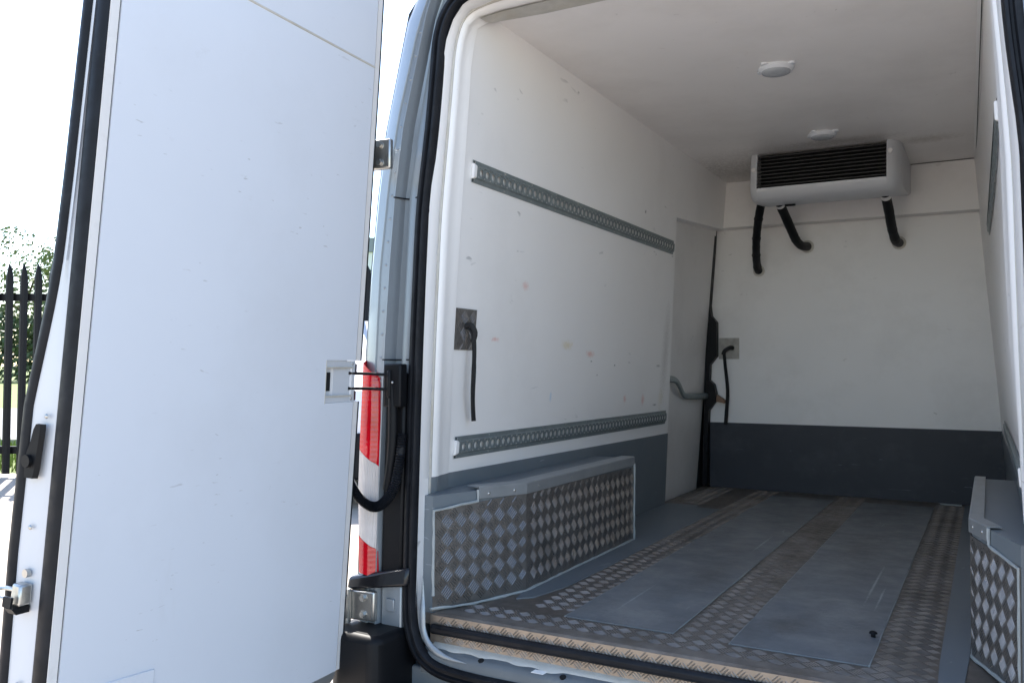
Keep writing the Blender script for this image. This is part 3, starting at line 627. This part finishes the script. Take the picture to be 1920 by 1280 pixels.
# ---- cable loom between pillar and door
lm = smooth_path([(-1.595,1.895,1.085),(-1.594,1.90,1.06),(-1.585,1.92,1.01),(-1.565,1.94,.97),(-1.535,1.955,.952),(-1.505,1.965,.966),(-1.478,1.975,1.01),(-1.468,1.985,1.08),(-1.466,1.995,1.16)], 22)
mb = MB(); mb.tube(lm, [.0155 if i % 2 else .0118 for i in range(len(lm))], 12); mb.build('cable_loom', 'rubber', van, smooth=True, angle=80)
mb = MB(); mb.tube(smooth_path([(-1.497,1.99,1.30),(-1.492,1.985,1.15),(-1.50,1.985,1.06),(-1.51,1.985,1.0)], 5), .014, 10); mb.build('cable_sleeve', 'black_plastic', van, smooth=True)
mb = MB(); mb.hexa([(-1.615,1.90,1.075),(-1.592,1.90,1.075),(-1.592,1.915,1.075),(-1.615,1.915,1.075),(-1.615,1.90,1.118),(-1.592,1.90,1.118),(-1.592,1.915,1.118),(-1.615,1.915,1.118)]); mb.build('loom_bracket', 'edge_cream', van, bevel=.002)
mb = MB(); mb.cyl((-1.602,1.899,1.097), (0,1,0), .006, .004, 12); mb.build('bracket_hole', 'void', van)

# ================================================================ open rear door
A = R(3); DU = Vector((math.sin(A), -math.cos(A), 0)); DN = Vector((math.cos(A), math.sin(A), -.05)).normalized(); D0 = Vector((-1.542, 1.9, 1.35))
def D(s, z, d=0):
    lean = .05*(z-1.35)/math.cos(A) + (.05*(z-2.19) if z > 2.19 else 0)
    return D0 + DU*s + Vector((lean, 0, z-1.35)) - DN*d
def sh(z): return table([(.40,.024),(2.19,-.021),(2.6,.002)], z)
def sf(z): return .889-.048*(z-1.344)-(.05*(z-2.19) if z > 2.19 else 0)
ZT = 2.58; ZBt = .515
def dth(z): return table([(.45,.118),(.75,.122),(.98,.128),(1.27,.124),(1.40,.10),(1.48,.086),(1.56,.078),(1.72,.072),(2.06,.064),(2.6,.062)], z)
zz = [ZBt+i*(ZT-ZBt)/44 for i in range(45)]
rows = []
for z in zz:
    t = dth(z)
    rows.append([D(sh(z)+.004, z, .044), D(sf(z)-.003, z, .044), D(sf(z)-.001, z, .052), D(sf(z)+.004, z, t-.026), D(sf(z)+.006, z, t-.008), D(sf(z)+.001, z, t), D(lerp(sf(z),sh(z),.5), z, t+.012), D(sh(z)+.0, z, t), D(sh(z)-.006, z, t-.012), D(sh(z)-.002, z, .055)])
mb = MB(); mb.loft(rows, closed=True); mb.cap(rows[0]); mb.cap(rows[-1])
rd = mb.build('rear_door', 'paint_white', van, smooth=True, angle=35)
# lower outer skin curling under the door
mb = MB(); rows = []
for k in range(9):
    q = k/8*math.pi/2; rows.append([D(s, ZBt-.075*math.sin(q)-.001, .012+.085*(1-math.cos(q))) for s in (.03,.07,.2,.5,.86)])
mb.loft(rows); mb.build('door_bottom', 'silver', rd, smooth=True)
# insulated inner panel (with the pocket of the check strap left out), edging strips, dark gaps
PK = (.150, 1.252, 1.366)
mb = MB()
def slab(mb, loops, d0, d1):
    mb.loft([[D(s, z, d0) for s, z in lp] for lp in loops]); mb.loft([[D(s, z, d1) for s, z in lp] for lp in loops])
hs = lambda z: sh(z)+.024
fs = lambda z: sf(z)-.024
zl = sorted(set([ZBt, .62, .8, 1.0, 1.15, PK[1], PK[2], 1.5, 1.7, 1.9, 2.1, 2.186]))
mb.loft([[D(hs(z) if not (PK[1] <= z <= PK[2]) else hs(z), z, 0) for z in zl], [D(hs(z), z, 0) for z in zl]])
mb = MB()
for a, b in zip(zl, zl[1:]):
    inpk = a >= PK[1] and b <= PK[2]
    l0 = (PK[0] if inpk else hs(a)); l1 = (PK[0] if inpk else hs(b))
    c = [D(l0,a,0), D(fs(a),a,0), D(fs(b),b,0), D(l1,b,0)]; e = [D(l0,a,.04), D(fs(a),a,.04), D(fs(b),b,.04), D(l1,b,.04)]
    mb.hexa(c+e)
mb.build('inner_panel', 'door_white', rd)
zu = [2.189,2.3,2.45,ZT]
mb = MB()
for a, b in zip(zu, zu[1:]):
    mb.hexa([D(hs(a),a,0),D(fs(a),a,0),D(fs(b),b,0),D(hs(b),b,0),D(hs(a),a,.04),D(fs(a),a,.04),D(fs(b),b,.04),D(hs(b),b,.04)])
mb.build('inner_panel', 'door_white', rd)
mb = MB(); mb.tube([D(hs(2.1875)-.0, 2.1875, .0015), D(fs(2.1875), 2.1875, .0015)], .0038, 8); mb.build('crease_sealant', 'sealant', rd, smooth=True)
def strips(s0f, s1f, d, d2, name, m_, segs):
    mb = MB()
    for zz_ in segs:
        for a, b in zip(zz_, zz_[1:]):
            mb.hexa([D(s0f(a),a,d),D(s1f(a),a,d),D(s1f(b),b,d),D(s0f(b),b,d),D(s0f(a),a,d2),D(s1f(a),a,d2),D(s1f(b),b,d2),D(s0f(b),b,d2)])
    return mb.build(name, m_, rd)
allz = [ZBt,.8,1.1,1.4,1.7,2.0,2.19,2.35,ZT]; low = [ZBt,.8,1.0,PK[1]]; upp = [PK[2],1.7,2.0,2.19,2.35,ZT]
strips(lambda z: sf(z)-.0205, lambda z: sf(z)-.001, .001, .04, 'edging_strip', 'edge_cream', [allz])
strips(lambda z: sf(z)-.0245, lambda z: sf(z)-.0200, .004, .04, 'panel_joint', 'void', [allz])
strips(lambda z: sh(z)+.001, lambda z: sh(z)+.0205, .001, .04, 'edging_strip', 'edge_cream', [low, upp])
strips(lambda z: sh(z)+.0200, lambda z: sh(z)+.0245, .004, .04, 'panel_joint', 'void', [low, upp])
strips(lambda z: sh(z)-.008, lambda z: sh(z)+.0012, .003, .06, 'gasket', 'rubber', [low, upp])
# bulging gasket on the meeting edge
rows = []
for z in allz:
    rows.append([D(sf(z)-.001, z, .003), D(sf(z)+.005, z, .006), D(sf(z)+.008, z, .014), D(sf(z)+.008, z, .028), D(sf(z)+.005, z, .036), D(sf(z)-.001, z, .040)])
MB().loft(rows).build('gasket', 'rubber', rd, smooth=True, angle=60)
# outer rubber lip, wavy
rows = []
for z in zz:
    t = dth(z)
    rows.append([D(sf(z)+.003, z, t-.020), D(sf(z)+.009, z, t-.018), D(sf(z)+.013, z, t-.011), D(sf(z)+.012, z, t-.002), D(sf(z)+.008, z, t+.006), D(sf(z)-.01, z, t+.004)])
MB().loft(rows).build('outer_seal', 'rubber', rd, smooth=True, angle=60)
# check-strap pocket: bracket plate with its slot
mb = MB(); pb = [(.150,.004),(.149,.016),(.112,.016),(.108,.010),(.040,.006),(.036,.002),(.022,.002),(.020,.03)]
mb.loft([[D(s, 1.272, d) for s, d in pb], [D(s, 1.345, d) for s, d in pb]])
mb.loft([[D(s, 1.2525, min(d,.003)) for s, d in pb], [D(s, 1.270, min(d,.004)) for s, d in pb]]); mb.loft([[D(s, 1.270, min(d,.004)) for s, d in pb], [D(s, 1.272, d) for s, d in pb]])
mb.loft([[D(s, 1.347, min(d,.004)) for s, d in pb], [D(s, 1.3655, min(d,.003)) for s, d in pb]]); mb.loft([[D(s, 1.345, d) for s, d in pb], [D(s, 1.347, min(d,.004)) for s, d in pb]])
mb.build('check_strap_pocket', 'paint_white', rd)
mb = MB(); mb.hexa([D(.115,1.283,.0135),D(.1485,1.283,.0135),D(.1485,1.333,.0135),D(.115,1.333,.0135),D(.115,1.283,.0155),D(.1485,1.283,.0155),D(.1485,1.333,.0155),D(.115,1.333,.0155)]); mb.build('pocket_slot', 'void', rd)
mb = MB(); mb.tube([D(.152,1.347,.002),D(.03,1.347,.002)], .003, 6); mb.tube([D(.152,1.270,.002),D(.03,1.270,.002)], .003, 6); mb.tube([D(.151,1.25,.001),D(.151,1.366,.001)], .002, 6); mb.build('pocket_sealant', 'sealant', rd, smooth=True)
for zq in (1.357, 1.261):
    mb = MB(); mb.dome(D(.036, zq, .002), DN, .0045, .003, 8); mb.build('screw', 'steel', rd, smooth=True)
for zq in (1.343, 1.268):
    mb = MB(); mb.hexa([D(.000,zq-.014,.012),D(.018,zq-.014,.004),D(.018,zq+.014,.004),D(.000,zq+.014,.012),D(-.02,zq-.014,.03),D(.018,zq-.014,.03),D(.018,zq+.014,.03),D(-.02,zq+.014,.03)]); mb.build('stop_buffer', 'rubber', rd, bevel=.003)
# access plate low on the panel, latch and rod bracket on the meeting edge
mb = MB(); mb.hexa([D(.675,.56,-.003),D(.85,.56,-.003),D(.838,.728,-.003),D(.672,.716,-.003),D(.675,.56,0),D(.85,.56,0),D(.838,.728,0),D(.672,.716,0)]); mb.build('access_plate', 'door_white', rd, bevel=.0015)
e = lambda z, d, o=0: D(sf(z)+.004+o, z, d)
mb = MB(); mb.hexa([e(.900,.058,.0),e(.900,.086,.0),e(.900,.086,.026),e(.900,.058,.026),e(.938,.058,0),e(.938,.090,0),e(.938,.088,.022),e(.938,.064,.022)]); lt = mb.build('latch', 'steel', rd, bevel=.004)
mb = MB(); mb.tube(smooth_path([e(.924,.082,.012),e(.922,.122,.012),e(.917,.138,.018),e(.912,.122,.028),e(.910,.082,.026)], 5), .0042, 8); mb.build('latch_loop', 'steel', rd, smooth=True)
mb = MB(); mb.hexa([e(.885,.062,.0),e(.885,.085,.0),e(.885,.085,.026),e(.885,.062,.026),e(.897,.062,0),e(.897,.085,0),e(.897,.085,.036),e(.897,.062,.036)]); mb.hexa([e(.900,.062,.036),e(.900,.085,.036),e(.900,.085,.040),e(.900,.062,.040),e(.918,.062,.034),e(.918,.085,.034),e(.918,.085,.039),e(.918,.062,.039)]); mb.build('latch_catch', 'black_plastic', rd)
mb = MB(); mb.cyl(e(.955,.075,.004), DU, .008, .008, 12); mb.build('bolt', 'steel', rd)
rows = [[e(z, a, .006), e(z, a+.006, .014), e(z, b-.006, .016), e(z, b, .006)] for z, a, b in ((1.133,.066,.098),(1.15,.062,.100),(1.18,.06,.098),(1.20,.058,.090),(1.225,.056,.084),(1.235,.057,.078))]
mb = MB(); mb.loft(rows); mb.cap(rows[0]); mb.cap(rows[-1]); mb.build('rod_guide', 'black_plastic', rd, smooth=True, angle=40)
mb = MB(); mb.cyl(e(1.165,.085,.016), DU, .012, .012, 14); mb.build('rod_guide_boss', 'black_plastic', rd, smooth=True)
for z, d in ((1.25,.062),(1.04,.078),(.75,.072)):
    mb = MB(); mb.dome(e(z, d, .003), DU, .005, .003, 8); mb.build('screw', 'steel', rd, smooth=True)
# check-strap rods and their pillar bracket
for zq in (1.331, 1.289):
    mb = MB(); mb.tube([D(.045, zq, .006), Vector((-1.545,1.955,zq-.002)), Vector((-1.485,1.992,zq-.006))], .0042, 8); mb.build('check_strap_rod', 'black_plastic', van, smooth=True)
mb = MB(); mb.box((-1.522,1.978,1.235),(-1.462,2.012,1.358)); mb.box((-1.506,1.970,1.26),(-1.494,1.982,1.34)); mb.build('check_strap_bracket', 'black_plastic', van, bevel=.005)
mb = MB(); mb.dome((-1.488,1.975,1.305), (0,-1,0), .004, .003, 8); mb.build('bolt', 'steel', van, smooth=True)

# ================================================================ fittings in the load space
def rail(frame, y0, y1, zc, label):
    # frame(y, z, d) -> point d metres proud of the lining
    t = thing('cargo_rail', label, 'cargo rail', frame(lerp(y0,y1,.5), zc, 0), 'perforated cargo rails along the load space walls')
    P = lambda y, v, d: Vector(frame(y, zc+v, d))
    pr = [(-.0335,.001),(-.0335,.003),(-.0215,.0035),(-.0185,.0085),(-.0165,.009)]
    ys = [y0, y1]
    mb = MB()
    for sgn in (1, -1):
        mb.loft([[P(y, sgn*v, d) for v, d in pr] for y in (y0, y1)])
    # perforated face: one square tile with a round hole for each opening
    pitch = .0357; n = int((y1-y0-.03)/pitch); r = .0106; ya = y0+.028; K = 16
    if n*pitch+ya > y1: n -= 1
    for k in range(n):
        yc = ya+(k+.5)*pitch; ring, sq, back = [], [], []
        for q in range(K):
            an = 2*math.pi*(q+.5)/K; c, s_ = math.cos(an), math.sin(an); m_ = max(abs(c), abs(s_))
            ring.append(P(yc+r*c, r*s_, .009)); back.append(P(yc+r*c, r*s_, .0078)); sq.append(P(yc+pitch/2*c/m_, .0165*s_/m_, .009))
        mb.loft([sq, ring, back], closed=True)
    mb.loft([[P(ya+n*pitch, v, .009) for v in (-.0165,.0165)], [P(y1, v, .009) for v in (-.0165,.0165)]])
    mb.loft([[P(y0+.018, v, .009) for v in (-.0165,.0165)], [P(ya, v, .009) for v in (-.0165,.0165)]])
    mb.build('channel', 'galvanised', t)
    mb = MB(); mb.hexa([P(y0-.002,-.024,.0005),P(y0+.0175,-.024,.0005),P(y0+.0175,.024,.0005),P(y0-.002,.024,.0005),P(y0-.002,-.022,.0105),P(y0+.0175,-.017,.0105),P(y0+.0175,.017,.0105),P(y0-.002,.022,.0105)]); mb.build('end_plate', 'lining_plain', t, bevel=.002)
    mb = MB()
    for k in range(11):
        y = y0+.012+k*(y1-y0-.03)/10
        for v in (-.0275, .0275): mb.dome(P(y, v, .003), P(y,v,1)-P(y,v,0), .0032, .002, 6, 2)
    stuff(mb.build('rivet_row', 'steel', t, smooth=True))
    mb = MB()
    for v in (-.0275, .0275):
        mb.box((0,0,0),(0,0,0)); mb = MB() if False else mb
        c = P(y0+.006, v, .0036); mb.dome(c, P(0,v,1)-P(0,v,0), .0035, .0012, 8, 2)
    mb.build('screw_hole', 'void', t)
    return t
fl_ = lambda y, z, d: (wl(z)+d, y, z)
fr_ = lambda y, z, d: (wr(y, z)-d, y, z)
rail(fl_, 2.212, 4.11, 1.946, 'perforated grey metal rail high on left wall, above the pull strap')
rail(fl_, 2.228, 4.19, 1.102, 'perforated grey metal rail low on left wall, just above grey kick panel')
rail(fr_, 2.26, 4.11, 1.946, 'grey rail on right wall seen edge on, beneath the ceiling at right')
rail(fr_, 2.30, 4.19, 1.102, 'low grey rail end on right wall above the right wheel box')
def bars_on(parent, o, a, b, n, wu, wv):
    mb = MB(); tread(mb, o, a, b, n, .012, wu-.008, .010, wv-.008); stuff(mb.build('tread_bars', 'tread_bright', parent))
# pull strap on the left wall
ps = thing('pull_strap', 'black webbing pull strap hanging from tread plate square on left wall', 'strap', (wl(1.46), 2.245, 1.2))
mb = MB(); mb.prism([wallpt(2.183,1.528,-.0035),wallpt(2.30,1.528,-.0035),wallpt(2.30,1.402,-.0035),wallpt(2.183,1.402,-.0035)], (-.003,0,0)); mb.build('tread_plate', 'tread', ps)
bars_on(ps, wallpt(2.183,1.402,-.0035), (0,1,0), (.0815,0,1), (1,0,-.0815), .117, .126)
def ribbon(path, wdt, th, across):
    rows = []
    for i, p in enumerate(path):
        p = Vector(p); a = Vector(across[i] if isinstance(across, list) else across).normalized()
        t = (Vector(path[min(i+1,len(path)-1)])-Vector(path[max(i-1,0)])).normalized(); n = t.cross(a).normalized()
        rows.append([p-a*wdt[i]/2-n*th/2, p+a*wdt[i]/2-n*th/2, p+a*wdt[i]/2+n*th/2, p-a*wdt[i]/2+n*th/2])
    mb = MB(); mb.loft(rows, closed=True); mb.cap(rows[0]); mb.cap(rows[-1]); return mb
pt = smooth_path([(-1.411,2.238,1.468),(-1.395,2.240,1.466),(-1.385,2.246,1.445),(-1.384,2.250,1.40),(-1.387,2.252,1.33),(-1.392,2.256,1.27),(-1.402,2.274,1.22),(-1.408,2.288,1.182)], 4)
k = len(pt); wds = [lerp(.014,.017,max(0,i/k-.1)) if i/k < .5 else lerp(.012,.023,i/k) for i in range(k)]
acr = [Vector((.75*max(0,1-i/k*1.3), 1, 0)) for i in range(k)]
ribbon(pt, wds, .003, acr).build('strap', 'strap_black', ps)
mb = MB(); mb.tube(smooth_path([(-1.415,2.236,1.474),(-1.39,2.238,1.478),(-1.378,2.244,1.455),(-1.388,2.247,1.425)], 4), .0085, 8, flat=.7); mb.build('knot', 'strap_black', ps, smooth=True)
# pull strap on the bulkhead
ps2 = thing('pull_strap', 'black pull strap hanging from pale square plate on the front bulkhead', 'strap', (-1.345, BY, 1.2))
mb = MB(); mb.prism([(-1.408,BY-.003,1.528),(-1.288,BY-.003,1.528),(-1.288,BY-.003,1.404),(-1.408,BY-.003,1.404)], (0,.002,0)); mb.build('base_plate', 'plate_grey', ps2)
mb = MB(); tread(mb, (-1.408,BY-.003,1.404), (1,0,0), (0,0,1), (0,-1,0), .012,.11,.01,.115); stuff(mb.build('tread_bars', 'plate_grey', ps2))
pt = smooth_path([(-1.335,BY-.006,1.463),(-1.34,BY-.03,1.466),(-1.365,BY-.04,1.455),(-1.362,BY-.04,1.38),(-1.348,BY-.035,1.22),(-1.356,BY-.03,1.10),(-1.362,BY-.028,1.02)], 4)
ribbon(pt, [lerp(.016,.024,i/len(pt)) for i in range(len(pt))], .003, (1,-.3,0)).build('strap', 'strap_black', ps2)
mb = MB(); mb.tube(smooth_path([(-1.322,BY-.006,1.468),(-1.335,BY-.03,1.47),(-1.362,BY-.04,1.452),(-1.372,BY-.038,1.43)], 4), .012, 8, flat=.7); mb.build('knot', 'strap_black', ps2, smooth=True)
# ceiling lamps
def lamp(x, y, label):
    t = thing('ceiling_lamp', label, 'lamp', (x, y, CZ), 'round lamps on the load space ceiling')
    rim = [(.060,0),(.063,-.006),(.056,-.014),(.050,-.017)]
    mb = MB(); mb.loft([[(x+r*math.cos(q*math.pi/16), y+r*math.sin(q*math.pi/16), CZ+z) for q in range(32)] for r, z in rim], closed=True)
    for q in (45, 135, 225, 315):
        c, s_ = math.cos(R(q+20)), math.sin(R(q+20)); mb.cyl((x+.066*c, y+.066*s_, CZ-.003), (0,0,1), .013, .006, 12)
    mb.build('rim', 'lamp_rim', t, smooth=True)
    mb = MB(); mb.loft([[(x+r*math.cos(q*math.pi/16), y+r*math.sin(q*math.pi/16), CZ+z) for q in range(32)] for r, z in ((.051,-.015),(.049,-.021),(.035,-.025),(.012,-.027),(.001,-.027))], closed=True); mb.build('lens', 'lamp_lens', t, smooth=True, angle=60)
lamp(-.662, 3.13, 'round white ceiling lamp nearer the rear opening')
lamp(-.664, 4.12, 'round white ceiling lamp just above the cooling unit')
# cooling unit
u = thing('cooling_unit', 'pale grey ceiling mounted cooling unit with black slatted grille', 'cooling unit', (-.73, 4.7, 2.2))
x0, x1 = -1.062, -.358
prof = [(4.368,2.429),(4.352,2.36),(4.343,2.27),(4.345,2.238),(4.360,2.212),(4.395,2.194),(4.46,2.190),(4.62,2.206),(4.80,2.236),(5.008,2.285),(5.008,2.429)]
GX0, GX1, GZ0, GZ1 = -1.018, -.398, 2.252, 2.416
# casing: end cheeks with rounded fronts, lower lip, underside
def sect(x, inset):      # section at x, pushed back by inset
    return [(x, min(5.008, y+inset*(1 if y < 4.7 else 0)), z+(.35*inset if z < 2.3 and y < 4.8 else 0)) for y, z in prof]
stn = [(x0+.0,.06),(x0+.006,.032),(x0+.016,.012),(x0+.045,0)]
stn2 = [(x1-.058,0),(x1-.042,.006),(x1-.028,.02),(x1-.012,.045),(x1,.10)]
mb = MB(); r1 = [sect(x, i) for x, i in stn]; r2 = [sect(x, i) for x, i in stn2]
mb.loft(r1); mb.loft(r2); mb.cap(r1[0]); mb.cap(r2[-1])
lowp = lambda x: sect(x, 0)[2:10]
gl, gr = x0+.045, x1-.058
mb.loft([[(gl, 4.3425, GZ0-.002)]+lowp(gl)[1:], [(gr, 4.3425, GZ0-.002)]+lowp(gr)[1:]])
mb.poly((gl,4.3425,GZ0-.002),(gr,4.3425,GZ0-.002),(gr,4.42,GZ0+.0),(gl,4.42,GZ0+.0))
mb.loft([[(gl, y, z) for y, z in ((4.368,2.429),(4.352,2.36),(4.3425,2.25))], [(gl, y, z) for y, z in ((4.45,2.429),(4.45,2.36),(4.45,2.25))]])
mb.loft([[(gr, y, z) for y, z in ((4.368,2.429),(4.352,2.36),(4.3425,2.25))], [(gr, y, z) for y, z in ((4.45,2.429),(4.45,2.36),(4.45,2.25))]])
cs = mb.build('casing', 'casing', u, smooth=True, angle=42)
mb = MB(); mb.box((gl+.001,4.44,2.245),(gr-.001,4.46,2.428)); mb.build('grille_back', 'void', u)
for k in range(9):
    z = 2.262+k*.0185; y = lerp(4.352, 4.374, k/8)
    mb = MB(); mb.hexa([(gl+.002,y,z-.002),(gr-.002,y,z-.002),(gr-.002,y+.045,z+.012),(gl+.002,y+.045,z+.012),(gl+.002,y,z+.0035),(gr-.002,y,z+.0035),(gr-.002,y+.045,z+.0165),(gl+.002,y+.045,z+.0165)]); mb.build('slat', 'grille_black', u)
for x, z in ((gl-.016,2.345),(gr+.016,2.372)):
    mb = MB(); mb.cyl((x,4.350,z), (0,-1,.1), .0105, .010, 12); mb.build('screw_cap', 'edge_cream', u, smooth=True)
hoses = [([(-1.055,4.62,2.235),(-1.09,4.70,2.16),(-1.125,4.80,2.07),(-1.15,4.90,1.99),(-1.168,5.0,1.935),(-1.172,5.05,1.915)], .022),
         ([(-.965,4.62,2.225),(-.955,4.72,2.17),(-.94,4.82,2.10),(-.93,4.90,2.055),(-.915,4.97,2.035),(-.90,5.05,2.04)], .024),
         ([(-.448,4.60,2.225),(-.442,4.72,2.15),(-.44,4.82,2.09),(-.436,4.90,2.05),(-.432,4.97,2.03),(-.425,5.06,2.03)], .024)]
for pth, r in hoses:
    sp = smooth_path(pth, 6); mb = MB(); mb.tube(sp, [r*random.uniform(.96,1.04) for _ in sp], 14); h = mb.build('drain_hose', 'black_plastic', u, smooth=True)
    mb = MB(); mb.cyl((pth[-1][0], BY-.003, pth[-1][2]), (0,1,0), r*1.5, .006, 18); mb.build('grommet', 'sealant', h, smooth=True)
    if pth[0][0] > -1.0:
        mb = MB(); mb.tube([Vector(sp[1]), Vector(sp[2])], r*1.08, 14); mb.build('clip', 'edge_cream', h, smooth=True)
        mb = MB(); mb.cyl(Vector(sp[0])+Vector((0,0,.004)), (0,0,1), r*1.2, .02, 14); mb.build('collar', 'black_plastic', h, smooth=True)
    else:
        mb = MB()
        for i in (6, 12, 18, 24): mb.tube([Vector(sp[i]), Vector(sp[i])+(Vector(sp[i+1])-Vector(sp[i])).normalized()*.006], r*1.12, 12)
        mb.build('cable_tie', 'rubber', h, smooth=True)
mb = MB(); mb.cyl((-.90,4.58,2.205), (1,0,0), .014, .05, 10); mb.build('pipe_stub', 'black_plastic', u, smooth=True)
